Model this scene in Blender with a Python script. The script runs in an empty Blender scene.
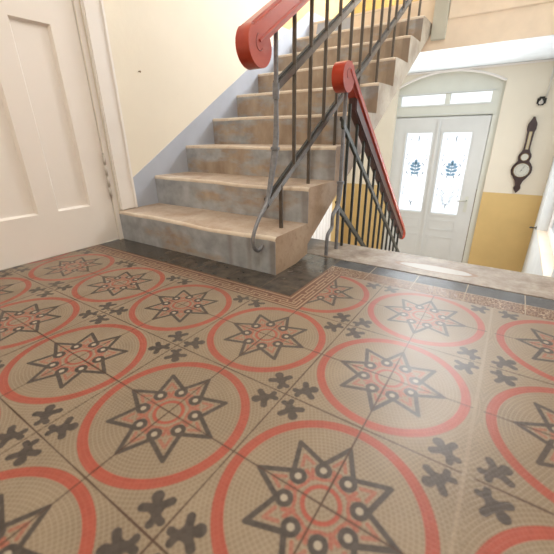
import bpy, bmesh, math, random
from mathutils import Vector, Matrix
random.seed(7)
C = bpy.context.scene.collection
PI = math.pi

# ------------------------------------------------------------------ materials
class N:
    """tiny expression builder over Math nodes"""
    nt = None
    def __init__(s, sock): s.s = sock
    @staticmethod
    def m(op, *a):
        n = N.nt.nodes.new('ShaderNodeMath'); n.operation = op
        for i, v in enumerate(a):
            if isinstance(v, N): N.nt.links.new(v.s, n.inputs[i])
            else: n.inputs[i].default_value = v
        return N(n.outputs[0])
    def __add__(s, o): return N.m('ADD', s, o)
    __radd__ = __add__
    def __sub__(s, o): return N.m('SUBTRACT', s, o)
    def __rsub__(s, o): return N.m('SUBTRACT', o, s)
    def __mul__(s, o): return N.m('MULTIPLY', s, o)
    __rmul__ = __mul__
    def __truediv__(s, o): return N.m('DIVIDE', s, o)
    def __lt__(s, o): return N.m('LESS_THAN', s, o)
    def __gt__(s, o): return N.m('GREATER_THAN', s, o)
    def abs(s): return N.m('ABSOLUTE', s)
    def mod(s, k): return N.m('FLOORED_MODULO', s, k)
    def floor(s): return N.m('FLOOR', s)
def nmax(*a):
    r = a[0]
    for b in a[1:]: r = N.m('MAXIMUM', r, b)
    return r
def nmin(*a):
    r = a[0]
    for b in a[1:]: r = N.m('MINIMUM', r, b)
    return r
def between(x, a, b): return N.m('COMPARE', x, (a + b) / 2, (b - a) / 2)
def hyp(a, b): return N.m('SQRT', a * a + b * b)
def seg(x, y, ax, ay, bx, by):
    dx, dy = bx - ax, by - ay; L2 = dx * dx + dy * dy
    px, py = x - ax, y - ay
    t = nmin(nmax((px * (dx / L2)) + (py * (dy / L2)), 0.0), 1.0)
    return hyp(px - t * dx, py - t * dy)

def new_mat(name):
    m = bpy.data.materials.new(name); m.use_nodes = True
    nt = m.node_tree; b = nt.nodes['Principled BSDF']; N.nt = nt
    return m, nt, b
def rgb(c): return (c[0], c[1], c[2], 1)
def s2l(r, g, b):
    f = lambda v: (v / 255 / 12.92) if v / 255 <= .04045 else ((v / 255 + .055) / 1.055) ** 2.4
    return (f(r), f(g), f(b))
def mix(nt, fac, a, b):
    n = nt.nodes.new('ShaderNodeMix'); n.data_type = 'RGBA'
    for key, v in ((0, fac), (6, a), (7, b)):
        if isinstance(v, N): nt.links.new(v.s, n.inputs[key])
        elif hasattr(v, 'is_output'): nt.links.new(v, n.inputs[key])
        elif key == 0: n.inputs[0].default_value = v
        else: n.inputs[key].default_value = rgb(v)
    return n.outputs[2]
def noise(nt, scale, detail=4, vec=None, rough=.55, scl=None):
    n = nt.nodes.new('ShaderNodeTexNoise'); n.inputs['Scale'].default_value = scale
    n.inputs['Detail'].default_value = detail; n.inputs['Roughness'].default_value = rough
    if vec is None:
        g = nt.nodes.new('ShaderNodeNewGeometry'); vec = g.outputs['Position']
    if scl:
        mp = nt.nodes.new('ShaderNodeMapping'); mp.inputs['Scale'].default_value = scl
        nt.links.new(vec, mp.inputs[0]); vec = mp.outputs[0]
    nt.links.new(vec, n.inputs['Vector'])
    return n.outputs['Fac']
def ramp(nt, sock, a, b):
    n = nt.nodes.new('ShaderNodeMapRange'); n.inputs[1].default_value = a; n.inputs[2].default_value = b
    nt.links.new(sock.s if isinstance(sock, N) else sock, n.inputs[0]); return n.outputs[0]
def bump(nt, b, h, strength, dist):
    n = nt.nodes.new('ShaderNodeBump'); n.inputs['Strength'].default_value = strength
    n.inputs['Distance'].default_value = dist
    nt.links.new(h.s if isinstance(h, N) else h, n.inputs['Height']); nt.links.new(n.outputs[0], b.inputs['Normal'])

def plain(name, c, rough=.5, metal=0, var=.06, vs=6, bmp=0, spec=.5, coat=0):
    m, nt, b = new_mat(name)
    f = ramp(nt, noise(nt, vs), .3, .7)
    nt.links.new(mix(nt, f, tuple(v * (1 - var) for v in c), tuple(min(1, v * (1 + var)) for v in c)), b.inputs['Base Color'])
    b.inputs['Roughness'].default_value = rough; b.inputs['Metallic'].default_value = metal
    b.inputs['Specular IOR Level'].default_value = spec
    if coat: b.inputs['Coat Weight'].default_value = coat; b.inputs['Coat Roughness'].default_value = .08
    if bmp: bump(nt, b, noise(nt, 60, 3), bmp, .004)
    return m

# plaster walls: cream above, ochre dado band; 'levels' = list of (z0, z1) that are ochre
def wall_mat(name, upper, dado, bands, ymin=-99):
    m, nt, b = new_mat(name)
    g = nt.nodes.new('ShaderNodeNewGeometry'); sp = nt.nodes.new('ShaderNodeSeparateXYZ')
    nt.links.new(g.outputs['Position'], sp.inputs[0]); z = N(sp.outputs[2]); y = N(sp.outputs[1])
    mask = None
    for a, c in bands:
        k = between(z, a, c); mask = k if mask is None else nmax(mask, k)
    col = mix(nt, ramp(nt, noise(nt, 3, 5), .35, .7), tuple(v * .96 for v in upper), upper)
    if mask is not None:
        if ymin > -50: mask = mask * (y > ymin)
        dcol = mix(nt, ramp(nt, noise(nt, 4, 5), .3, .7), tuple(v * .9 for v in dado), dado)
        col = mix(nt, mask, col, dcol)
    spots = ramp(nt, noise(nt, 34, 2), .77, .8)
    col = mix(nt, N(spots) * .35, col, (.35, .27, .18))
    nt.links.new(col, b.inputs['Base Color']); b.inputs['Roughness'].default_value = .75
    bump(nt, b, noise(nt, 25, 4), .15, .006)
    return m

CREAM = s2l(236, 227, 209); OCHRE = s2l(222, 190, 128); PEACH = s2l(238, 220, 198)
M = {}
M['wall'] = wall_mat('cream_plaster', CREAM, OCHRE, [(-2, -.045), (1.5, 2.9)], 2.3)
M['wall_up'] = wall_mat('cream_plaster_plain', CREAM, OCHRE, [])
M['fascia'] = plain('peach_plaster', PEACH, .7, bmp=.1)
M['soffit'] = plain('white_soffit', s2l(232, 236, 238), .6)
M['white_wall'] = plain('white_plaster', s2l(225, 228, 228), .6)
M['skirt'] = plain('blue_grey_paint', s2l(178, 184, 196), .5, var=.05, bmp=.15)
M['door'] = plain('white_gloss_paint', s2l(238, 230, 222), .35, var=.015, vs=3)
M['casing'] = plain('white_casing_paint', s2l(238, 232, 226), .35, var=.02)
M['entry'] = plain('grey_white_paint', s2l(222, 224, 222), .4, var=.03)
M['entry_frame'] = plain('greenish_white_paint', s2l(220, 222, 212), .45, var=.03)
M['iron'] = plain('brown_grey_iron', s2l(92, 84, 76), .32, metal=.35, var=.15, vs=40)
M['iron_worn'] = plain('blue_grey_worn_iron', s2l(128, 130, 136), .4, metal=.3, var=.2, vs=60)
M['iron_dark'] = plain('dark_green_grey_iron', s2l(62, 66, 64), .28, metal=.35, var=.2, vs=40)
M['darkwood'] = plain('dark_carved_wood', s2l(58, 36, 34), .35, var=.3, vs=40)
M['silver'] = plain('silvered_dial', s2l(200, 200, 190), .3, metal=.3)
M['ink'] = plain('black_ink', s2l(50, 50, 50), .6)
M['blackplastic'] = plain('black_bakelite', s2l(42, 42, 38), .35)
M['whiteplastic'] = plain('white_plastic', s2l(205, 198, 190), .4)
M['conduit'] = plain('painted_conduit', s2l(222, 218, 208), .5)
M['brass'] = plain('worn_brass', s2l(120, 95, 62), .35, metal=.8)
M['brown_rail'] = plain('grey_board_paint', s2l(196, 194, 180), .5)
M['paper'] = plain('thermometer_scale', s2l(190, 172, 135), .5)

# red glossy wood handrail
m, nt, b = new_mat('red_gloss_handrail'); M['red'] = m
f = ramp(nt, noise(nt, 9, 5, scl=(1, .35, 1)), .35, .7)
nt.links.new(mix(nt, f, s2l(160, 44, 22), s2l(192, 70, 40)), b.inputs['Base Color'])
b.inputs['Roughness'].default_value = .3; b.inputs['Coat Weight'].default_value = .3; b.inputs['Coat Roughness'].default_value = .1
# riser: blue-grey paint worn through to brown stone
def riser_mat():
    m, nt, b = new_mat('worn_riser_paint')
    g = nt.nodes.new('ShaderNodeNewGeometry'); sp = nt.nodes.new('ShaderNodeSeparateXYZ')
    nt.links.new(g.outputs['Position'], sp.inputs[0]); x, z = N(sp.outputs[0]), N(sp.outputs[2])
    zz = (z / .181).mod(1.0)
    n1 = N(noise(nt, 3.2, 7, rough=.62, scl=(1, 1, 2.6)))
    mid = 1.0 - ((x + .82).abs() * 1.9)                # wear concentrated where people walk
    hi = nmin(z * .26, .28)
    t = n1 + mid * .10 + hi + (.5 - zz) * .10 - .02
    mask = ramp(nt, t, .60, .74)
    blue = mix(nt, ramp(nt, noise(nt, 14, 4), .35, .7), s2l(148, 151, 155), s2l(180, 183, 187))
    brown = mix(nt, ramp(nt, noise(nt, 11, 6, scl=(1, 1, .5)), .3, .7), s2l(148, 128, 110), s2l(184, 166, 146))
    col = mix(nt, N(mask), blue, brown)
    # dark vertical stripes on the right ends of the risers
    stripe = ramp(nt, noise(nt, 9, 2, scl=(1, .01, .03)), .52, .62)
    col = mix(nt, N(stripe) * between(x, -.62, -.26) * .45, col, s2l(112, 98, 86))
    nt.links.new(col, b.inputs['Base Color']); b.inputs['Roughness'].default_value = .45
    bump(nt, b, noise(nt, 45, 5), .35, .004)
    return m
M['riser'] = riser_mat()
def stone(name, a, c, d, sc=6, rough=.6):
    m, nt, b = new_mat(name)
    col = mix(nt, ramp(nt, noise(nt, sc, 7, rough=.65), .35, .65), a, c)
    col = mix(nt, N(ramp(nt, noise(nt, sc * 9, 4), .55, .75)) * .5, col, d)
    nt.links.new(col, b.inputs['Base Color']); b.inputs['Roughness'].default_value = rough
    bump(nt, b, noise(nt, 50, 6), .4, .004)
    return m
M['tread'] = stone('worn_tread', s2l(164, 140, 120), s2l(192, 176, 160), s2l(142, 114, 94))
M['nosing'] = stone('worn_nosing', s2l(206, 188, 168), s2l(222, 210, 194), s2l(186, 160, 136))
M['side'] = stone('step_side', s2l(160, 134, 110), s2l(184, 160, 136), s2l(138, 110, 86), 4)
M['sidegrey'] = stone('step_side_grey', s2l(146, 132, 116), s2l(184, 174, 158), s2l(150, 122, 96), 4)
# landing edge stone with a pale repair patch
def slab_mat():
    m, nt, b = new_mat('landing_stone')
    g = nt.nodes.new('ShaderNodeNewGeometry'); sp = nt.nodes.new('ShaderNodeSeparateXYZ')
    nt.links.new(g.outputs['Position'], sp.inputs[0]); x, y = N(sp.outputs[0]), N(sp.outputs[1])
    nz = N(noise(nt, 9, 6, rough=.7))
    col = mix(nt, ramp(nt, nz, .35, .62), s2l(116, 98, 84), s2l(166, 154, 140))
    col = mix(nt, N(ramp(nt, noise(nt, 60, 4), .5, .7)) * .6, col, s2l(128, 112, 98))
    wob = (nz - .5) * .35
    e = hyp((x - .345) / .17, (y - .905) / .042) + wob
    col = mix(nt, N(ramp(nt, e, 1.12, 1.04)) * .8, col, s2l(132, 96, 72))
    col = mix(nt, N(ramp(nt, e, .95, .88)) * .9, col, s2l(182, 181, 178))
    blk = ramp(nt, N(noise(nt, 26, 5)), .60, .66)
    col = mix(nt, N(blk) * (e < .8) * .6, col, s2l(140, 136, 130))
    lf = ramp(nt, x, -.28, -.36)
    col = mix(nt, N(lf) * .8, col, s2l(112, 112, 112))
    nt.links.new(col, b.inputs['Base Color']); b.inputs['Roughness'].default_value = .5
    bump(nt, b, noise(nt, 60, 6), .35, .003)
    return m
M['slab'] = slab_mat()

# ---------------------------------------------------------------- floor tiles
def fc(r, g, b):
    c = s2l(r, g, b); return (c[0] * .58, c[1] * .56, c[2] * .54)
def floor_mat():
    m, nt, b = new_mat('cement_mosaic_tiles')
    g = nt.nodes.new('ShaderNodeNewGeometry'); sp = nt.nodes.new('ShaderNodeSeparateXYZ')
    nt.links.new(g.outputs['Position'], sp.inputs[0])
    wx = N(sp.outputs[0]); wy = N(sp.outputs[1])
    right = wx > .603
    x = wx - right * .015
    u = (x + .2).mod(.4) - .2; v = (wy + .2).mod(.4) - .2
    r = hyp(u, v); th = N.m('ARCTAN2', v, u)
    a = ((th + PI / 8).mod(PI / 4) - PI / 8).abs()
    px = r * N.m('COSINE', a); py = r * N.m('SINE', a)
    # mosaic chips: concentric rings of little cells
    ring = r / .0085; ri = ring.floor()
    tc = th * (ri * (6 / (2 * PI)) + .955)
    chip = nmax((ring.mod(1.0) - .5).abs(), (tc.mod(1.0) - .5).abs())
    grout = N(ramp(nt, chip, .36, .48))
    cellid = ri * 17.13 + tc.floor()
    wn = nt.nodes.new('ShaderNodeTexWhiteNoise'); wn.noise_dimensions = '1D'
    nt.links.new(cellid.s, wn.inputs['W'])
    cellv = N(wn.outputs['Value'])
    base = mix(nt, N(ramp(nt, noise(nt, 5, 5), .3, .7)), fc(150, 132, 110), fc(172, 154, 130))
    base = mix(nt, cellv * .22, base, fc(146, 126, 104))
    base = mix(nt, grout * .55, base, fc(204, 188, 164))
    # ring circle
    red = mix(nt, cellv * .5 + .1, fc(196, 92, 74), fc(174, 76, 60))
    red = mix(nt, grout * .25, red, fc(206, 132, 108))
    circ = between(r, .170, .1915)
    circ2 = between(r, .029, .037)
    # red flecks inside the star
    inv = seg(px, py, .102, 0, .080, .012) < .0036
    inv2 = seg(px, py, .050, 0, .068, .006) < .0040
    inv3 = seg(px, py, .043, .017, .050, .006) < .0032
    col = mix(nt, nmax(circ, circ2) * .92, base, red)
    col = mix(nt, nmax(inv * .55, nmax(inv2, inv3) * .65), col, red)
    # star outline and discs
    dark = mix(nt, cellv, fc(74, 66, 62), fc(92, 84, 80))
    star = seg(px, py, .134, 0, .0739, .0306) < .0052
    cd = hyp(px - .061, py - .0253)
    disc = cd < .0168
    hole = cd < .0068
    # fleurs in the four corners between circles
    cu = x.mod(.4) - .2; cv = wy.mod(.4) - .2
    au = cu.abs(); av = cv.abs()
    p = (au + av) * .70711; q = (au - av).abs() * .70711
    f1 = seg(p, q, .036, 0, .072, 0) < .0088
    f5 = hyp(p - .053, q) < .0138
    f2 = seg(p, q, .054, 0, .060, .0255) < .0080
    f3 = hyp(p - .0745, q) < .0118
    f4 = seg(p, q, .036, .002, .0270, .0095) < .0072
    fl = nmax(f1, f2, f3, f4, f5)
    darkmask = nmax(nmax(star, disc), fl)
    col = mix(nt, darkmask * .95, col, dark)
    col = mix(nt, hole, col, fc(196, 184, 164))
    # tile joints every 20 cm
    ju = nmin((wx + .1).mod(.2) - .1, 1.0).abs(); jv = ((wy + .1).mod(.2) - .1).abs()
    jn = N(ramp(nt, noise(nt, 4, 3), .35, .65))
    jw = jn * .0014 + .0011
    joint = nmax(ju < jw, jv < jw)
    col = mix(nt, joint * .92, col, fc(86, 60, 44))
    wide = between(wx, .597, .605)
    col = mix(nt, between(wx, .5985, .6185), col, base)
    col = mix(nt, wide * .45, col, fc(196, 180, 158))
    # -------- border region
    D = nmin(0.0 - wx, wy - .2)                         # inner-corner distance, > 0 inside the L
    vert = (0.0 - wx) < (wy - .2)                       # 1 on the branch running away
    s = wx + vert * (wy - wx)
    fr = (s / .1).mod(1.0); fr2 = (fr + .5).mod(1.0)
    lines = nmax(between(D, .006, .013), between(D, .069, .076))
    l2 = between(D, .020, .026) * (fr < .80)
    l3 = between(D, .0345, .0405)
    l4 = between(D, .050, .056) * (fr2 < .80)
    c1 = between(D, .020, .040) * nmax(between(fr, 0, .06), between(fr, .74, .80))
    c2 = between(D, .036, .056) * nmax(between(fr2, 0, .06), between(fr2, .74, .80))
    ml = nmax(lines, l2, l3, l4, c1, c2)
    bcol = mix(nt, ml, fc(124, 84, 66), fc(192, 166, 140))
    tileD = mix(nt, ramp(nt, noise(nt, 18, 5), .35, .7), s2l(60, 56, 52), s2l(88, 80, 72))
    tj = (s + .04).mod(.2) < .0024
    tileD1 = mix(nt, nmax(tj, between(D, .0865, .0885)) * .6, tileD, fc(150, 128, 104))
    bj = nmax((s.mod(.2) < .0018), D < .0018)
    bcol = mix(nt, bj * .7, bcol, fc(92, 70, 54))
    inner = mix(nt, D > .085, bcol, tileD1)
    col = mix(nt, D > 0.0, col, inner)
    # -------- strips before the stair edge (y > 0.6)
    far = (wy > .6) * (wx > -.087)
    sj = (wx + .1).mod(.2)
    sjm = nmax(sj < .0036, between(wy, .6875, .6915))
    vor = nt.nodes.new('ShaderNodeTexVoronoi'); vor.inputs['Scale'].default_value = 105; vor.feature = 'DISTANCE_TO_EDGE'
    nt.links.new(g.outputs['Position'], vor.inputs['Vector'])
    vm = ramp(nt, vor.outputs['Distance'], .02, .12)
    scol = mix(nt, vm, fc(216, 190, 164), fc(112, 76, 60))
    stripc = mix(nt, wy > .69, scol, mix(nt, ramp(nt, noise(nt, 10, 4), .3, .7), s2l(62, 62, 64), s2l(84, 84, 86)))
    stripc = mix(nt, sjm * .9, stripc, fc(206, 190, 168))
    col = mix(nt, far, col, stripc)
    # dirt
    dirt = ramp(nt, noise(nt, 2.2, 6, rough=.6), .5, .75)
    col = mix(nt, N(dirt) * .22, col, fc(120, 96, 72))
    nt.links.new(col, b.inputs['Base Color'])
    rn = ramp(nt, noise(nt, 7, 4), .3, .7)
    strip = nmax(far, (D > .085) * 1.0)
    rough = N(rn) * .10 + .30 - strip * .12
    nt.links.new(rough.s, b.inputs['Roughness'])
    b.inputs['Specular IOR Level'].default_value = .32
    h = 0.0 - (grout * .35 * (D < 0.0)) - nmax(joint, wide) * 1.2 + N(noise(nt, 22, 3)) * .5
    bump(nt, b, h, .35, .0012)
    return m
M['floor'] = floor_mat()

# glass
m, nt, b = new_mat('frosted_glass'); M['glass'] = m
b.inputs['Base Color'].default_value = (.95, .98, 1, 1); b.inputs['Transmission Weight'].default_value = 1
b.inputs['Roughness'].default_value = .35; b.inputs['IOR'].default_value = 1.05
M['etch'] = plain('etched_blue_ornament', s2l(132, 170, 200), .6)
M['etch_dark'] = plain('etched_grey_ornament', s2l(96, 112, 122), .6)
M['out'] = plain('pale_pavement', s2l(200, 200, 200), .8)

# ------------------------------------------------------------------ geometry helpers
def obj(name, bm, mats, parent=None, smooth=False, **props):
    me = bpy.data.meshes.new(name); bmesh.ops.recalc_face_normals(bm, faces=bm.faces)
    bm.to_mesh(me); bm.free()
    for mm in (mats if isinstance(mats, (list, tuple)) else [mats]): me.materials.append(mm)
    if smooth:
        for pl in me.polygons: pl.use_smooth = True
    o = bpy.data.objects.new(name, me); C.objects.link(o)
    if parent:
        o.parent = parent; o.matrix_parent_inverse = parent.matrix_basis.inverted()
    for k, v in props.items(): o[k] = v
    return o
def smooth_angle(o, deg=35):
    for pl in o.data.polygons: pl.use_smooth = True
    o.data.set_sharp_from_angle(angle=math.radians(deg))
def empty(name, loc, **props):
    o = bpy.data.objects.new(name, None); C.objects.link(o); o.location = loc; o.empty_display_size = .05
    for k, v in props.items(): o[k] = v
    return o
def box(bm, x0, x1, y0, y1, z0, z1, mi=0, bev=0):
    t = bmesh.new() if bev else bm
    vs = [t.verts.new((x, y, z)) for x in (x0, x1) for y in (y0, y1) for z in (z0, z1)]
    fs = [(0, 1, 3, 2), (4, 6, 7, 5), (0, 4, 5, 1), (2, 3, 7, 6), (0, 2, 6, 4), (1, 5, 7, 3)]
    for f in fs: t.faces.new([vs[i] for i in f]).material_index = mi
    if bev:
        bmesh.ops.bevel(t, geom=list(t.edges), offset=bev, segments=2, affect='EDGES', clamp_overlap=True)
        merge(bm, t, mi)
def merge(bm, t, mi=0):
    me = bpy.data.meshes.new('tmp'); t.to_mesh(me); t.free()
    n0 = len(bm.faces); bm.from_mesh(me); bpy.data.meshes.remove(me)
    bm.faces.ensure_lookup_table()
    for f in bm.faces[n0:]: f.material_index = mi
def tube(bm, pts, rad, n=10, mi=0, caps=True, fix=None):
    """round bar through points; rad scalar or list"""
    pts = [Vector(p) for p in pts]
    rr = rad if isinstance(rad, (list, tuple)) else [rad] * len(pts)
    rings = []; ref = Vector((1, 0, 0)) if fix is None else Vector(fix)
    for i, p in enumerate(pts):
        d = (pts[min(i + 1, len(pts) - 1)] - pts[max(i - 1, 0)]).normalized()
        a = ref - d * ref.dot(d)
        if a.length < .1: a = Vector((0, 1, 0)) - d * d.y
        a.normalize(); c = d.cross(a)
        rings.append([bm.verts.new(p + (a * math.cos(2 * PI * k / n) + c * math.sin(2 * PI * k / n)) * rr[i]) for k in range(n)])
    for i in range(len(rings) - 1):
        for k in range(n):
            f = bm.faces.new((rings[i][k], rings[i][(k + 1) % n], rings[i + 1][(k + 1) % n], rings[i + 1][k])); f.material_index = mi; f.smooth = True
    if caps:
        bm.faces.new(rings[0]).material_index = mi; bm.faces.new(rings[-1]).material_index = mi
def curve_pts(ctrl, n=8):
    """Catmull-Rom through control points"""
    P = [Vector(p) for p in ctrl]; P = [P[0] * 2 - P[1]] + P + [P[-1] * 2 - P[-2]]
    out = []
    for i in range(1, len(P) - 2):
        for j in range(n):
            t = j / n; a, b_, c, d = P[i - 1:i + 3]
            out.append(.5 * ((2 * b_) + (c - a) * t + (2 * a - 5 * b_ + 4 * c - d) * t * t + (3 * b_ - a - 3 * c + d) * t ** 3))
    out.append(P[-2]); return out
def prism(bm, poly, axis, a, b_, mi=0, bev=0, seg=2):
    """extrude a 2-D polygon along axis ('x': poly in y,z ; 'y': poly in x,z)"""
    t = bmesh.new()
    def P(u, v, w): return {'x': (w, u, v), 'y': (u, w, v), 'z': (u, v, w)}[axis]
    A = [t.verts.new(P(u, v, a)) for u, v in poly]; B = [t.verts.new(P(u, v, b_)) for u, v in poly]
    n = len(poly); caps = [t.faces.new(A), t.faces.new(B)]
    for i in range(n): t.faces.new((A[i], A[(i + 1) % n], B[(i + 1) % n], B[i]))
    if bev:
        es = list({e for f in caps for e in f.edges})
        bmesh.ops.bevel(t, geom=es, offset=bev, segments=seg, affect='EDGES', clamp_overlap=True)
    merge(bm, t, mi)
def bx(name, mats, parent, *dims, bev=0, **props):
    bm = bmesh.new(); box(bm, *dims, bev=bev); return obj(name, bm, mats, parent, **props)

# ------------------------------------------------------------------ dimensions
RISE, RUN, Y1, NST = .181, .30, .44, 9
XL, XR = -1.432, -.258          # stair width
YB = 3.95                       # back wall (entry wall)
XW = .885                       # right wall of the lower flight
ZLOW = -1.33                    # lower hall floor
ZTOP = 3.7
YE = 1.07                       # stone edge of the landing
STR = 'structure'
NAIL = (.739, .965)

# ---- floor of the upper landing
bm = bmesh.new()
prism(bm, [(XL - .02, -3.2), (2.6, -3.2), (2.6, .79), (XL - .02, .79)], 'z', -.12, 0)
obj('floor', bm, M['floor'], kind=STR)
bm = bmesh.new(); box(bm, XL - .02, 2.6, .79, YE, -.14, .0015, bev=.006)
obj('trim_1', bm, M['slab'], kind=STR)
# lower hall floor
bm = bmesh.new(); box(bm, XL - .02, XW + .2, YE - .3, YB + .2, ZLOW - .1, ZLOW); obj('floor_lower', bm, M['tread'], kind=STR)
# wall under the landing edge closing the lower hall
bm = bmesh.new(); box(bm, XL, XW, YE - .25, YE - .05, ZLOW, -.14); obj('wall_under_landing', bm, M['wall'], kind=STR)

# ---- left wall with the opening of the panelled door
bm = bmesh.new()
box(bm, XL - .2, XL, -3.2, -.56, -.12, ZTOP); box(bm, XL - .2, XL, -.56, .415, 2.12, ZTOP)
box(bm, XL - .2, XL, .415, YB, ZLOW, ZTOP)
obj('wall_left', bm, M['wall'], kind=STR)
bx('wall_behind_door', M['wall_up'], None, XL - .24, XL - .2, -.6, .45, -.12, 2.2, kind=STR)

# ---- back wall (entry wall) with door niche below and stair window above
def arch_poly(x0, x1, zb, zs, zt, n=16):
    pts = [(x1, zb), (x1, zs)]
    cx = (x0 + x1) / 2; hw = (x1 - x0) / 2; s = zt - zs; R_ = (hw * hw + s * s) / (2 * s); cz = zt - R_
    a0 = math.asin(hw / R_)
    for i in range(1, n): a = a0 - 2 * a0 * i / n; pts.append((cx + R_ * math.sin(a), cz + R_ * math.cos(a)))
    return pts + [(x0, zs), (x0, zb)]
NX0, NX1 = -.80, .315
arch = arch_poly(NX0, NX1, ZLOW, 1.10, 1.238)
bm = bmesh.new()
poly = [(XL - .2, ZLOW), (NX0, ZLOW)] + list(reversed(arch))[1:-1] + [(NX1, ZLOW), (XW + .25, ZLOW), (XW + .25, 1.30), (XL - .2, 1.30)]
prism(bm, poly, 'y', YB, YB + .22)
WX0, WX1, WZ0, WZ1 = -.62, .55, 2.12, 3.35
box(bm, XL - .2, WX0, YB, YB + .22, 1.30, ZTOP); box(bm, WX1, XW + .25, YB, YB + .22, 1.30, ZTOP)
box(bm, WX0, WX1, YB, YB + .22, 1.30, WZ0); box(bm, WX0, WX1, YB, YB + .22, WZ1, ZTOP)
obj('wall_back', bm, M['wall'], kind=STR)
# moulded edge of the arch
bm = bmesh.new()
ar = [(p[0], p[1]) for p in arch[1:-1]]
tube(bm, [(p[0], YB - .004, p[1]) for p in ar], .013, 8)
obj('trim_2', bm, M['casing'], kind=STR)
# thin cornice where soffit meets the back wall
bm = bmesh.new(); box(bm, XL, XW, YB - .02, YB, 1.232, 1.25, bev=.004); obj('trim_3', bm, M['casing'], kind=STR)

# ---- stair window above the mid landing
w1 = empty('window_1', (0, YB + .1, WZ0), kind=STR)
bm = bmesh.new()
box(bm, WX0, WX0 + .05, YB + .08, YB + .13, WZ0, WZ1); box(bm, WX1 - .05, WX1, YB + .08, YB + .13, WZ0, WZ1)
box(bm, WX0 + .05, WX1 - .05, YB + .08, YB + .13, WZ0, WZ0 + .05); box(bm, WX0 + .05, WX1 - .05, YB + .08, YB + .13, WZ1 - .05, WZ1)
obj('window_frame', bm, M['casing'], w1)
bx('pane', M['glass'], w1, WX0 + .05, WX1 - .05, YB + .1, YB + .106, WZ0 + .05, WZ1 - .05)

# ---- right wall of the lower flight with a window niche
SZ = -.325
bm = bmesh.new()
box(bm, XW, XW + .25, 3.50, YB, ZLOW, ZTOP); box(bm, XW, XW + .25, YE, 3.50, ZLOW, SZ - .012)
box(bm, XW, XW + .25, YE, 1.75, SZ - .012, ZTOP); box(bm, XW, XW + .25, 1.75, 3.50, 1.05, ZTOP)
obj('wall_right', bm, M['white_wall'], kind=STR)
w2 = empty('window_2', (XW + .1, 2.6, SZ), kind=STR)
bx('window_sill', M['fascia'], w2, XW, XW + .13, 1.75, 3.50, SZ - .012, SZ)
bm = bmesh.new()
for (a, c, d, e) in ((1.75, 1.80, SZ, 1.05), (3.44, 3.50, SZ, 1.05), (1.80, 3.44, SZ, SZ + .05), (1.80, 3.44, 1.0, 1.05), (2.59, 2.65, SZ + .05, 1.0)):
    box(bm, XW + .085, XW + .13, a, c, d, e)
obj('window_frame', bm, M['casing'], w2)
bx('pane', M['glass'], w2, XW + .105, XW + .111, 1.80, 3.44, SZ + .05, 1.0)

# ---- hall around the camera
bm = bmesh.new(); box(bm, XL - .2, 2.6, -3.3, -3.2, -.12, ZTOP); obj('wall_front', bm, M['wall_up'], kind=STR)
bm = bmesh.new(); box(bm, 2.6, 2.7, -3.3, YE, -.12, ZTOP); obj('wall_hall_right', bm, M['wall_up'], kind=STR)
bm = bmesh.new(); box(bm, XW + .25, 2.7, YE - .03, YE + .1, -.12, ZTOP); obj('wall_hall_back', bm, M['wall_up'], kind=STR)
# ---- ceiling
bm = bmesh.new(); box(bm, XL - .2, 2.6, -3.2, YB + .2, ZTOP, ZTOP + .1); obj('ceiling', bm, M['soffit'], kind=STR)

# ---- mid landing: fascia, soffit
ZML = RISE * NST
bm = bmesh.new()
box(bm, XL, XW, Y1 + RUN * (NST - 1), YB, 1.252, ZML)
for f in bm.faces:
    f.material_index = 1 if f.calc_center_median().z < 1.26 else (2 if f.calc_center_median().z > ZML - .01 else 0)
obj('landing_slab', bm, [M['fascia'], M['soffit'], M['tread']], kind=STR)
yF = Y1 + RUN * (NST - 1)
bm = bmesh.new(); prism(bm, [(yF - .016, 1.462), (yF, 1.455), (yF, ZML), (yF - .016, ZML)], 'x', XR + .13, XW)
obj('trim_4', bm, M['fascia'], kind=STR)

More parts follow.
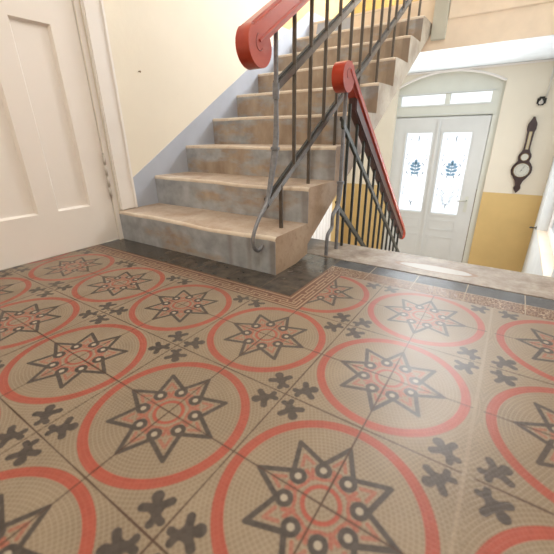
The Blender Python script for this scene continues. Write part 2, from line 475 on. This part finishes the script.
# ------------------------------------------------------------------ staircase up
stair = empty('staircase', ((XL + XR) / 2, Y1, 0), label='worn stone staircase rising along the cream wall, grey paint rubbed off its risers', category='staircase')
def B(y): return max(0.0, .097 + .62 * (y - .783))
def step(k):
    y0, y1 = Y1 + RUN * (k - 1), Y1 + RUN * k
    zt, zb = RISE * k, RISE * (k - 1)
    if k == NST: y1 = y0 + .02
    sag = {1: .013, 2: .012, 3: .009}.get(k, .005)
    prof = [(y0, B(y0), 0), (y0, max(zb, B(y0) + .001) , 0), (y0, zt - .020, .7), (y0 - .001, zt - .011, 1), (y0 + .003, zt - .004, 1), (y0 + .011, zt, 1), (y0 + .05, zt, .7),
            (y0 + .12, zt, .3), (y0 + .2, zt, .1), (y1, zt, 0), (y1, B(y1), 0)]
    mats = [0, 0, 2, 2, 2, 1, 1, 1, 1, 3, 3]
    if k == 1: prof.insert(-1, (y1, .02, 0)); prof = prof[:-1] + [(.627, 0, 0)]; mats = [0, 0, 2, 2, 2, 1, 1, 1, 1, 3, 3, 3]
    bm = bmesh.new(); n = 36; rings = []
    random.seed(k)
    ph = [random.uniform(0, 6) for _ in range(3)]
    for i in range(n + 1):
        x = XL + .002 + (XR - XL - .002) * i / n
        w = math.exp(-((x + .68 - .02 * k) / .26) ** 2) + .12 * math.sin(x * 9 + ph[0]) + .08 * math.sin(x * 23 + ph[1])
        end = .25 * max(0, (x - (XR - .03)) / .03)
        ring = []
        for (y, z, s) in prof:
            ring.append(bm.verts.new((x, y + s * .25 * sag * w + s * end * .01, z - s * sag * w - s * end * .012)))
        rings.append(ring)
    m_ = len(prof)
    for i in range(n):
        for j in range(m_):
            f = bm.faces.new((rings[i][j], rings[i][(j + 1) % m_], rings[i + 1][(j + 1) % m_], rings[i + 1][j])); f.material_index = mats[j]
    bm.faces.new(rings[0]).material_index = 3
    bm.faces.new(rings[-1]).material_index = 3 if k < 4 else 4
    o = obj('step', bm, [M['riser'] if k < NST else M['skirt'], M['tread'], M['nosing'], M['side'], M['sidegrey']], stair)
    smooth_angle(o, 40)
for k in range(1, NST + 1): step(k)

# blue-grey skirting band following the stairs on the left wall
bm = bmesh.new()
def nose(y): return RISE + .603 * (y - Y1)
pl = [(.556, nose(.556) + .10), (2.84, nose(2.84) + .10), (YB, ZML + .12), (YB, ZML), (2.84, ZML), (2.84, nose(2.84) - .35), (.9, nose(.9) - .35), (.556, .17)]
prism(bm, pl, 'x', XL - .002, XL + .005)
obj('baseboard_left', bm, M['skirt'], kind=STR)

# ------------------------------------------------------------------ staircase down
down = empty('staircase', (.3, YE, ZLOW), label='lower stone staircase dropping from the landing edge towards the entry door', category='staircase')
dr, dw = .19, .255
for k in range(1, 7):
    bm = bmesh.new(); box(bm, XR + .0, XW - .002, YE + dw * (k - 1), YE + dw * k + .03, max(ZLOW, -dr * (k + 2)), -dr * k, bev=.008)
    obj('step', bm, M['tread'], down)

# ------------------------------------------------------------------ handrails
def volute_rail(name, parent, xc, wd, line, slope, y0, y1, cy, R_, thick, endcurl=False, mat='red'):
    """line(y)=z of the top surface; scroll disc at cy; extruded along x"""
    bm = bmesh.new()
    sg = 1 if slope > 0 else -1
    ca = math.cos(math.atan(slope)); sa = math.sin(math.atan(slope))
    n = Vector((-sa, ca)); top = Vector((cy, line(cy)))
    c = top - n * R_
    # band
    s0 = Vector((c.x, c.y)) + n * R_
    e0 = Vector((y1, line(y1)))
    prism(bm, [tuple(s0), tuple(e0), tuple(e0 - n * thick), tuple(s0 - n * thick)], 'x', xc - wd / 2, xc + wd / 2, bev=.011, seg=3)
    # disc of the scroll, slightly pear-shaped
    poly = []
    a0 = math.atan2(n.y, n.x)
    for i in range(40):
        a = a0 + 2 * PI * i / 40
        d = (a - a0)
        if sg < 0: d = (2 * PI - d) % (2 * PI)
        rr = R_ * (1 - .17 * (d / (2 * PI)))
        poly.append((c.x + rr * math.cos(a), c.y + rr * math.sin(a)))
    prism(bm, poly, 'x', xc - wd / 2 - .001, xc + wd / 2 + .001, bev=.010, seg=3)
    # long groove bead on both sides
    for sx in (-1, 1):
        a = s0 - n * (thick * .72) ; b_ = e0 - n * (thick * .72)
        tube(bm, [(xc + sx * wd / 2, a.x, a.y), (xc + sx * wd / 2, b_.x, b_.y)], .006, 8)
    o = obj(name, bm, M[mat], parent); smooth_angle(o, 40)
    # spiral line cut on the disc face
    for sx in (-1, 1):
        bm = bmesh.new(); pts = []
        for i in range(22):
            t = i / 21; a = a0 - sg * .15 + 2 * PI * .55 * t * 1.0
            rr = R_ * (.50 - .38 * t)
            pts.append((xc + sx * (wd / 2 + .001), c.x + rr * math.cos(a), c.y + rr * math.sin(a)))
        tube(bm, pts, .0016, 5)
        obj('spiral_groove', bm, M['darkred'], o)
    return c
M['darkred'] = plain('dark_red_groove', s2l(120, 34, 20), .4)
XU = -.33
rail_u = empty('stair_railing', (XU, Y1, 0), label='upper stair railing with red wooden handrail and scroll, climbing beside the stone steps', category='railing')
def hb(y): return .910 + .62 * (y - .455)
volute_rail('handrail', rail_u, XU, .058, lambda y: hb(y) + .100, .62, .40, 3.0, .390, .077, .085)
def flat_rail(name, parent, xc, y0, z0, y1, z1, h, w, mat):
    s = (z1 - z0) / (y1 - y0); k = h / 2 * math.sqrt(1 + s * s)
    bm = bmesh.new(); prism(bm, [(y0, z0 - k), (y1, z1 - k), (y1, z1 + k), (y0, z0 + k)], 'x', xc - w / 2, xc + w / 2, bev=.003, seg=2)
    g = .004; k2 = k + g
    prism(bm, [(y0, z0 + k - .002), (y1, z1 + k - .002), (y1, z1 + k2 + .005), (y0, z0 + k2 + .005)], 'x', xc - w / 2 - .006, xc - w / 2 + .007, mi=1)
    o = obj(name, bm, [mat, M['ink']], parent); smooth_angle(o, 30); return o
def ul(y): return .318 + .63 * (y - .493)
def uu(y): return .782 + .60 * (y - .57)
flat_rail('lower_rail', rail_u, XU, .485, ul(.485), 2.95, ul(2.95), .030, .016, M['iron'])
flat_rail('upper_rail', rail_u, XU, .57, uu(.57), 2.95, uu(2.95), .030, .016, M['iron'])
# curled newel
bm = bmesh.new()
top = curve_pts([(XU, .575, hb(.575)), (XU, .57, .785), (XU, .566, .60), (XU, .556, .545)], 6)
bot = curve_pts([(XU, .556, .54), (XU, .521, .416), (XU, .483, .322), (XU, .423, .262), (XU, .386, .214), (XU, .372, .175), (XU, .380, .135), (XU, .408, .116), (XU, .430, .122), (XU, .441, .135)], 6)
tube(bm, top, [.0095 if p.z > .75 else .0095 + .004 * (.75 - p.z) / .2 for p in top], 12)
def br(p): return .015 - .003 * max(0, (.45 - p.z)) / .1 if p.z > .4 else .0105
tube(bm, bot, [max(.0085, .015 - .0065 * min(1, max(0, (.50 - p.z) / .22))) for p in bot], 12)
tube(bm, [(XU, .5572, .552), (XU, .5555, .540)], .0205, 14)
tube(bm, [(XU, .568, .74), (XU, .5695, .80)], .0145, 12)
nw = obj('newel_post', bm, M['iron_worn'], rail_u, label='curled newel bar, its grey paint worn bluish'); smooth_angle(nw, 50)
# balusters
def baluster(parent, x, y, z0, z1, r, mat):
    bm = bmesh.new(); tube(bm, [(x, y, z0), (x, y, z1)], r, 10); o = obj('baluster', bm, mat, parent); smooth_angle(o, 50)
baluster(rail_u, XU, .600, RISE - .004, ul(.6), .0105, M['iron'])
ys = [.718, .866, 1.018, 1.170, 1.323, 1.478, 1.635, 1.79, 1.935, 2.08, 2.235, 2.39, 2.54, 2.67, 2.80]
for i, y in enumerate(ys):
    k = int((y - Y1) / RUN) + 1
    zb = RISE * k - .002 if i % 2 == 1 else ul(y) - .005
    baluster(rail_u, XU, y, zb, hb(y) + .012, .0095, M['iron'])

XD = -.185
rail_d = empty('stair_railing', (XD, .95, 0), label='lower stair railing of dark iron bars with red handrail descending to the entry door', category='railing')
def db(y): return .838 - .75 * (y - 1.05)
volute_rail('handrail', rail_d, XD, .056, db, -.75, .9, 2.40, .960, .072, .055)
bm = bmesh.new(); prism(bm, [(1.05, db(1.05) - .128), (2.39, db(2.39) - .128), (2.39, db(2.39) - .06), (1.05, db(1.05) - .06)], 'x', XD - .022, XD + .022, bev=.006); obj('rail_shade_bar', bm, plain('dark_maroon_rail_shade', s2l(84, 58, 58), .3), rail_d)  # dark maroon bar stands in for the shaded lower side of the handrail
# drop curl at the lower end
bm = bmesh.new()
c0 = Vector((2.46, db(2.46) - .04))
pts = curve_pts([(XD, 2.385, db(2.385) - .034), (XD, 2.43, db(2.43) - .036), (XD, 2.455, db(2.43) - .075), (XD, 2.435, db(2.43) - .115)], 5)
tube(bm, pts, [.030] * (len(pts) - 3) + [.027, .023, .016], 14)
o = obj('handrail_end', bm, M['red'], rail_d); smooth_angle(o, 60)
def dm(y): return .558 - .743 * (y - 1.06)
def dl(y): return .232 - .735 * (y - .945)
flat_rail('middle_rail', rail_d, XD, .935, dm(.935), 2.50, dm(2.50), .030, .016, M['iron_dark'])
flat_rail('lower_rail', rail_d, XD, .93, dl(.93), 2.50, dl(2.50), .030, .016, M['iron_dark'])
bm = bmesh.new()
top = curve_pts([(XD, .965, db(.965) - .06), (XD, .958, .70), (XD, .955, .50), (XD, .955, .365)], 5)
tube(bm, top, .0095, 10)
bot = curve_pts([(XD, .955, .36), (XD, .935, .25), (XD, .880, .205), (XD, .872, .14), (XD, .825, .105), (XD, .818, .0)], 6)
tube(bm, bot, [.0155 - .006 * min(1, max(0, (.34 - p.z) / .15)) for p in bot], 12)
tube(bm, [(XD, .955, .372), (XD, .955, .358)], .020, 12)
nw = obj('newel_post', bm, M['iron_worn'], rail_d); smooth_angle(nw, 50)
baluster(rail_d, XD, .945, 0, .24, .0095, M['iron_worn'])
y = 1.02; i = 0
while y < 2.40:
    k = int((y - YE) / dw) + 1 if y > YE else 0
    zb = max(ZLOW, -dr * k) if y > YE else 0
    baluster(rail_d, XD, y, zb, db(y) - .12, .0085, M['iron_dark'])
    y += .1165; i += 1

# ------------------------------------------------------------------ panelled door on the left
d1 = empty('door_1', (XL, 0, 0), kind=STR)
LX = XL - .008                 # front of the leaf
bm = bmesh.new()
Y0, Y9 = -.52, .4115
cols = [(-.448, -.272), (-.175, .003), (.101, .280)]; rows = [(.235, 1.108), (1.235, 1.98)]
zb, zt = .008, 2.10
yy = [Y0] + [v for c in cols for v in c] + [Y9]
def prow(z0, z1): box(bm, LX - .04, LX, Y0, Y9, z0, z1)
prow(zb, .235); prow(1.108, 1.235); prow(1.98, zt)
for (z0, z1) in rows:
    for a, c in ((Y0, cols[0][0]), (cols[0][1], cols[1][0]), (cols[1][1], cols[2][0]), (cols[2][1], Y9)):
        box(bm, LX - .04, LX, a, c, z0, z1)
leaf = obj('door_leaf', bm, M['door'], d1)
for (z0, z1) in rows:
    for a, c in cols:
        bm = bmesh.new()
        # sloped moulding into the recessed field
        b_ = .010; dp = .017
        o4 = [(LX, a, z0), (LX, c, z0), (LX, c, z1), (LX, a, z1)]
        i4 = [(LX - dp, a + b_, z0 + b_), (LX - dp, c - b_, z0 + b_), (LX - dp, c - b_, z1 - b_), (LX - dp, a + b_, z1 - b_)]
        O = [bm.verts.new(p) for p in o4]; I = [bm.verts.new(p) for p in i4]
        for j in range(4): bm.faces.new((O[j], O[(j + 1) % 4], I[(j + 1) % 4], I[j]))
        bm.faces.new(I)
        obj('door_panel', bm, M['door'], leaf)
bm = bmesh.new()
box(bm, XL - .19, XL + .001, .414, .446, 0, 2.13, bev=.003)      # jamb
box(bm, XL - .19, XL + .001, -.56, -.526, 0, 2.13, bev=.003)
box(bm, XL - .19, XL + .001, -.526, .414, 2.10, 2.13)
box(bm, XL, XL + .027, .446, .556, RISE + .002, 2.24, bev=.006)    # casing
box(bm, XL + .001, XL + .034, .540, .560, RISE + .002, 2.24, bev=.004)
box(bm, XL, XL + .027, -.67, -.56, 0, 2.24, bev=.006); box(bm, XL, XL + .027, -.56, .446, 2.13, 2.24, bev=.006)
obj('door_frame', bm, M['casing'], d1)
bm = bmesh.new()
for z in (.275, .335, .395, .455): tube(bm, [(LX + .010, .411, z), (LX + .010, .411, z + .050)], .0075, 10)
tube(bm, [(LX + .010, .411, .262), (LX + .010, .411, .515)], .005, 8)
tube(bm, [(LX + .010, .411, .512), (LX + .010, .411, .520)], [.008, .004], 8)
obj('hinge', bm, M['whiteplastic'], d1)

# ------------------------------------------------------------------ entry door in the niche
d2 = empty('door_2', (-.25, YB + .06, ZLOW), kind=STR)
YD = YB + .055
def P2(x, z): # measured on y=YB; moved out to the door plane along the view so proportions stay
    k = (YD + .770) / (YB + .770); return .563 + (x - .563) * k, .6 + (z - .6) * k
bm = bmesh.new()
fx0, fx1 = NX0, NX1
lx0, lx1 = -.795, .246; lz1 = .772
# frame: transom field with two lights
def bq(bm, x0, x1, z0, z1, d0=0, d1=.05, bev=0):
    a, c = P2(x0, z0); b_, d = P2(x1, z1); box(bm, a, b_, YD + d0, YD + d1, c, d, bev=bev)
T0, T1 = .905, 1.012
bq(bm, NX0 - .02, NX1 + .03, T1, 1.26, .012, .05)
bq(bm, NX0 - .02, NX1 + .03, lz1 + .012, T0, .0, .05)
bq(bm, NX0 - .02, -.748, T0, T1); bq(bm, .207, NX1 + .03, T0, T1); bq(bm, -.255, -.200, T0, T1)
bq(bm, NX0 - .02, NX1 + .03, .70, .85, .052, .06)
bq(bm, lx1 - .03, NX1 + .03, -1.4, .85, .052, .06); bq(bm, NX0 - .02, lx0 + .03, -1.4, .85, .052, .06)
bq(bm, NX0 - .02, lx0 - .004, -1.4, lz1 + .012, -.01, .05); bq(bm, lx1 + .006, NX1 + .03, -1.4, lz1 + .012, -.01, .05)
obj('door_frame', bm, M['entry_frame'], d2)
bm = bmesh.new(); bq(bm, -.800, .250, .800, .806, -.006, 0); bq(bm, -.775, .23, T1 + .006, T1 + .016, 0, .014); bq(bm, -.775, .23, T0 - .016, T0 - .006, -.008, 0)
obj('frame_moulding', bm, M['entry'], d2)
GA, GB, G0, G1 = (-.633, -.333), (-.217, .088), -.345, .602
bm = bmesh.new()
bq(bm, lx0, GA[0], -1.33, lz1); bq(bm, GA[1], GB[0], -1.33, lz1); bq(bm, GB[1], lx1, -1.33, lz1)
bq(bm, GA[0], GA[1], G1, lz1); bq(bm, GB[0], GB[1], G1, lz1); bq(bm, GA[0], GA[1], -1.33, G0); bq(bm, GB[0], GB[1], -1.33, G0)
leaf2 = obj('door_leaf', bm, M['entry'], d2)
bm = bmesh.new()
for g in (GA, GB):
    bq(bm, g[0] - .018, g[0], G0 - .018, G1 + .018, -.010, 0, .003); bq(bm, g[1], g[1] + .018, G0 - .018, G1 + .018, -.010, 0, .003)
    bq(bm, g[0], g[1], G1, G1 + .018, -.010, 0, .003); bq(bm, g[0], g[1], G0 - .03, G0, -.014, 0, .003)
    for (z0, z1) in ((-.56, -.43), (-1.15, -.64)):
        for (a, c, e, f_) in ((g[0], g[0] + .014, z0, z1), (g[1] - .014, g[1], z0, z1), (g[0] + .014, g[1] - .014, z0, z0 + .014), (g[0] + .014, g[1] - .014, z1 - .014, z1)):
            bq(bm, a, c, e, f_, -.008, 0, .002)
bq(bm, -.290, -.260, -1.3, .74, -.016, 0, .003)
obj('moulding', bm, M['entry'], leaf2)
for g in (GA, GB):
    bm = bmesh.new(); bq(bm, g[0], g[1], G0, G1, .020, .026); pane = obj('pane', bm, M['glass'], leaf2)
    cx, cz = P2((g[0] + g[1]) / 2, 0)[0], 0
    yg = YD + .017
    def leafshape(bm, x, z, ang, L, w):
        d = Vector((math.sin(ang), math.cos(ang))); n_ = Vector((d.y, -d.x)); P = Vector((x, z)); v = []
        for t, s in ((0, 0), (.3, .8), (.6, 1), (.85, .6), (1, 0), (.85, -.6), (.6, -1), (.3, -.8)):
            q = P + d * (L * t) + n_ * (w * s / 2); v.append((q.x, q.y))
        prism(bm, v, 'y', yg, yg + .003)
    bm = bmesh.new(); z0 = .085
    leafshape(bm, cx, z0, 0, .20, .014)
    for (zz, L) in ((.03, .055), (.07, .075), (.11, .075), (.145, .055)):
        for s in (-1, 1): leafshape(bm, cx, z0 + zz, s * 1.15, L, .034)
    leafshape(bm, cx, z0 + .15, 0, .06, .04)
    obj('etched_ornament', bm, M['etch'], pane, label='blue etched plant motif')
    bm = bmesh.new()
    for s in (-1, 1):
        leafshape(bm, cx + s * .085, z0 + .02, s * .5, .05, .012); leafshape(bm, cx + s * .10, z0 + .13, -s * .5, .05, .010)
        leafshape(bm, cx + s * .045, z0 - .01, -s * .3, .045, .010)
        for q in range(10):
            a = 2 * PI * q / 10; leafshape(bm, cx + s * .095 + .026 * math.cos(a), .525 + .026 * math.sin(a), a, .012, .004)
        leafshape(bm, cx + s * .095, .52, 0, .02, .01)
    leafshape(bm, cx, .49, 0, .085, .012)
    leafshape(bm, cx, -.30, 0, .07, .010); leafshape(bm, cx, -.26, .5, .05, .008); leafshape(bm, cx, -.26, -.5, .05, .008)
    for s in (-1, 1):
        for (zz, L) in ((-.16, .06), (-.08, .05), (.27, .05), (.33, .035)): leafshape(bm, cx + s * .11, zz, s * .35, L, .006)
        pts = [(cx + s * (.03 + .05 * math.sin(t * .35)), yg + .001, -.20 + .022 * t) for t in range(11)]
        tube(bm, pts, .0016, 5)
    if g is GB:
        for s in (-1, 1):
            for t in range(5): leafshape(bm, cx + s * .015, -.27 + t * .035, s * (.45 + .08 * t), .10, .006)
    obj('etched_ornament', bm, M['etch_dark'], pane, label='fine grey etched motif')
for (a, c) in ((-.748, -.255), (-.200, .207)):
    bm = bmesh.new(); bq(bm, a, c, T0, T1, .02, .026); obj('pane', bm, M['glass'], d2)
# handle
hx, hz = P2(.165, -.20)
h = empty('door_handle', (hx, YD, hz)); h.parent = d2; h.matrix_parent_inverse = d2.matrix_basis.inverted()
bm = bmesh.new(); box(bm, hx - .018, hx + .018, YD - .006, YD, hz - .10, hz + .09, bev=.003); obj('plate', bm, M['entry_frame'], h)
bm = bmesh.new(); tube(bm, curve_pts([(hx, YD, hz + .04), (hx, YD - .045, hz + .04), (hx - .03, YD - .05, hz + .04), (hx - .10, YD - .05, hz + .035)], 5), .008, 8); obj('lever', bm, M['silver'], h)
# brown strip standing in for the dark shadow gap between leaf and frame
bm = bmesh.new(); bq(bm, lx1 - .001, lx1 + .007, -1.3, -.02, -.004, .03); obj('gap_shade_strip', bm, M['brass'], d2)

# ------------------------------------------------------------------ boarded door low on the left wall, under the stairs
d3 = empty('door_3', (XL, 3.1, ZLOW), kind=STR)
bm = bmesh.new(); y = 2.66
while y < 3.54:
    box(bm, XL, XL + .022, y, y + .085, ZLOW + .01, .30, bev=.004); y += .089
obj('boards', bm, M['casing'], d3)

# ------------------------------------------------------------------ board fixed at the left end of the landing fascia
bm = bmesh.new(); box(bm, -.245, -.135, yF - .045, yF - .001, 1.322, 2.55, bev=.004)
obj('trim_5', bm, M['brown_rail'], kind=STR)
# ------------------------------------------------------------------ barometer
bar = empty('barometer', (.633, YB, -.03), label='dark carved wooden banjo barometer hanging on the back wall', category='barometer')
def bp_(pts): return [(p[0], p[1]) for p in pts]
cxb = .634
half = [(.008, .742), (.012, .715), (.020, .700), (.034, .688), (.040, .668), (.040, .640), (.034, .620), (.032, .60), (.029, .50), (.030, .43), (.030, .408), (.044, .395), (.057, .372), (.060, .346), (.055, .322), (.044, .306), (.050, .298), (.074, .278), (.090, .250), (.096, .215), (.090, .180), (.074, .152), (.054, .132), (.040, .105), (.032, .083), (.020, .060), (.018, .048), (.030, .038), (.034, .022), (.028, .006), (.016, .000), (.014, -.014), (.004, -.028)]
poly = [(cxb + a, z) for a, z in half] + [(cxb - a, z) for a, z in reversed(half)]
bm = bmesh.new(); prism(bm, poly, 'y', YB - .036, YB - .001, bev=.006); o = obj('case', bm, M['darkwood'], bar); smooth_angle(o, 35)
def disc(name, parent, z, r, mat, y0, y1, ring=None):
    bm = bmesh.new(); tube(bm, [(cxb, y0, z), (cxb, y1, z)], r, 32); o = obj(name, bm, mat, parent); smooth_angle(o, 40); return o
dial = disc('dial', bar, .214, .070, M['silver'], YB - .038, YB - .045)
sm = disc('small_dial', bar, .348, .035, M['silver'], YB - .038, YB - .045)
bm = bmesh.new()
for q in range(24):
    a = 2 * PI * q / 24; r0, r1 = .050, .062 if q % 2 else .066
    tube(bm, [(cxb + r0 * math.cos(a), YB - .046, .214 + r0 * math.sin(a)), (cxb + r1 * math.cos(a), YB - .046, .214 + r1 * math.sin(a))], .0009, 4)
tube(bm, [(cxb - .01, YB - .047, .214 - .02), (cxb + .02, YB - .047, .214 + .045)], .0013, 5); tube(bm, [(cxb, YB - .0455, .214), (cxb, YB - .05, .214)], .005, 10)
obj('pointer', bm, M['ink'], dial)
for z, r in ((.214, .073), (.348, .037)):
    bm = bmesh.new()
    pts = [(cxb + r * math.cos(2 * PI * q / 32), YB - .044, z + r * math.sin(2 * PI * q / 32)) for q in range(33)]
    tube(bm, pts, .004, 8, caps=False, fix=(0, 1, 0)); obj('bezel', bm, M['brass'], bar)
bx('thermometer', M['paper'], bar, cxb - .013, cxb + .013, YB - .041, YB - .036, .425, .600)
bm = bmesh.new(); tube(bm, [(cxb, YB - .043, .435), (cxb, YB - .043, .59)], .0022, 6); tube(bm, [(cxb, YB - .043, .430), (cxb, YB - .043, .440)], .005, 8); obj('glass_tube', bm, M['silver'], bar)

# ------------------------------------------------------------------ nail in the cream wall
bm = bmesh.new(); tube(bm, [(XL, NAIL[0], NAIL[1]), (XL + .012, NAIL[0], NAIL[1] - .002), (XL + .014, NAIL[0], NAIL[1] - .002)], [.003, .003, .006], 8)
o = obj('nail', bm, M['brass']); o['label'] = 'tiny brown nail head in the cream wall right of the white door'; o['category'] = 'nail'
# ------------------------------------------------------------------ round switch with its conduit
sw = empty('light_switch', (.66, YB, .885), label='small black switch with a pale knob on the wall above the barometer', category='switch')
bm = bmesh.new(); box(bm, .620, .697, YB - .030, YB - .001, .845, .925, bev=.016); o = obj('switch_base', bm, M['blackplastic'], sw); smooth_angle(o, 50)
bm = bmesh.new(); tube(bm, [(.656, YB - .0285, .872), (.656, YB - .042, .872)], [.021, .014], 16); tube(bm, [(.656, YB - .029, .896), (.656, YB - .036, .896)], .007, 10); obj('knob', bm, M['whiteplastic'], sw)
bm = bmesh.new(); tube(bm, [(.690, YB - .009, .925), (.692, YB - .009, 1.23)], .008, 8); tube(bm, [(.691, YB - .009, 1.08), (.691, YB - .009, 1.095)], .012, 8)
o = obj('cable_conduit', bm, M['conduit']); o['label'] = 'thin painted conduit running from the soffit down to the black switch'; o['category'] = 'conduit'
# ------------------------------------------------------------------ window hook on the right wall
bm = bmesh.new(); tube(bm, curve_pts([(XW, 3.62, -.33), (XW - .03, 3.62, -.33), (XW - .055, 3.60, -.325), (XW - .055, 3.56, -.32)], 5), .0075, 8)
tube(bm, [(XW, 3.62, -.33), (XW - .004, 3.62, -.33)], .02, 12)
o = obj('wall_hook', bm, M['iron_dark']); o['label'] = 'small dark iron hook on the white wall beside the right-hand sill'; o['category'] = 'hook'

# ------------------------------------------------------------------ light
w = bpy.data.worlds.new('World'); bpy.context.scene.world = w; w.use_nodes = True
bg = w.node_tree.nodes['Background']; bg.inputs[0].default_value = (.93, .96, 1, 1); bg.inputs[1].default_value = WORLD = 1.0
def area(name, loc, target, sx, sy, power, col):
    l = bpy.data.lights.new(name, 'AREA'); l.shape = 'RECTANGLE'; l.size = sx; l.size_y = sy; l.energy = power; l.color = col
    o = bpy.data.objects.new(name, l); C.objects.link(o); o.location = loc
    o.rotation_euler = (Vector(target) - Vector(loc)).to_track_quat('-Z', 'Y').to_euler(); return o
area('stair_window_daylight', (-.03, YB - .02, 2.74), (-.6, .6, .9), 1.0, 1.1, 106, (.95, .98, 1))
area('hall_warm_fill', (.9, -1.2, 3.55), (.7, -1.0, 0), 1.4, 1.4, 46, (1, .93, .85))  # unseen warm fill light, added to lift the hall and left wall
area('side_window_daylight', (XW - .02, 2.6, .35), (-1, 2.8, -.2), 1.5, 1.2, 8, (.92, .96, 1))
area('entry_door_daylight', (-.27, YB - .03, .13), (-.27, 2.0, .3), .7, .9, 25, (.88, .95, 1))

# ------------------------------------------------------------------ camera
cam = bpy.data.cameras.new('cam'); co = bpy.data.objects.new('camera', cam); C.objects.link(co)
f_px, px_, py_, pz_, yaw, pit, rol = 340.2772, .56284, -.77016, .59988, -.5921, .3946, -.0145
ca, sa, cb, sb = math.cos(yaw), math.sin(yaw), math.cos(pit), math.sin(pit)
fwd = Vector((sa * cb, ca * cb, -sb)); right = Vector((ca, -sa, 0)); up = right.cross(fwd)
r2 = right * math.cos(rol) + up * math.sin(rol); u2 = -right * math.sin(rol) + up * math.cos(rol)
co.matrix_world = Matrix(((r2.x, u2.x, -fwd.x, px_), (r2.y, u2.y, -fwd.y, py_), (r2.z, u2.z, -fwd.z, pz_), (0, 0, 0, 1)))
cam.sensor_width = 36; cam.lens = f_px / 554 * 36; cam.clip_start = .02
cam.dof.use_dof = True; cam.dof.focus_distance = 1.9; cam.dof.aperture_fstop = 3.2
S = bpy.context.scene; S.camera = co
S.view_settings.view_transform = 'Standard'; S.view_settings.look = 'None'; S.view_settings.gamma = 1; S.view_settings.exposure = .56
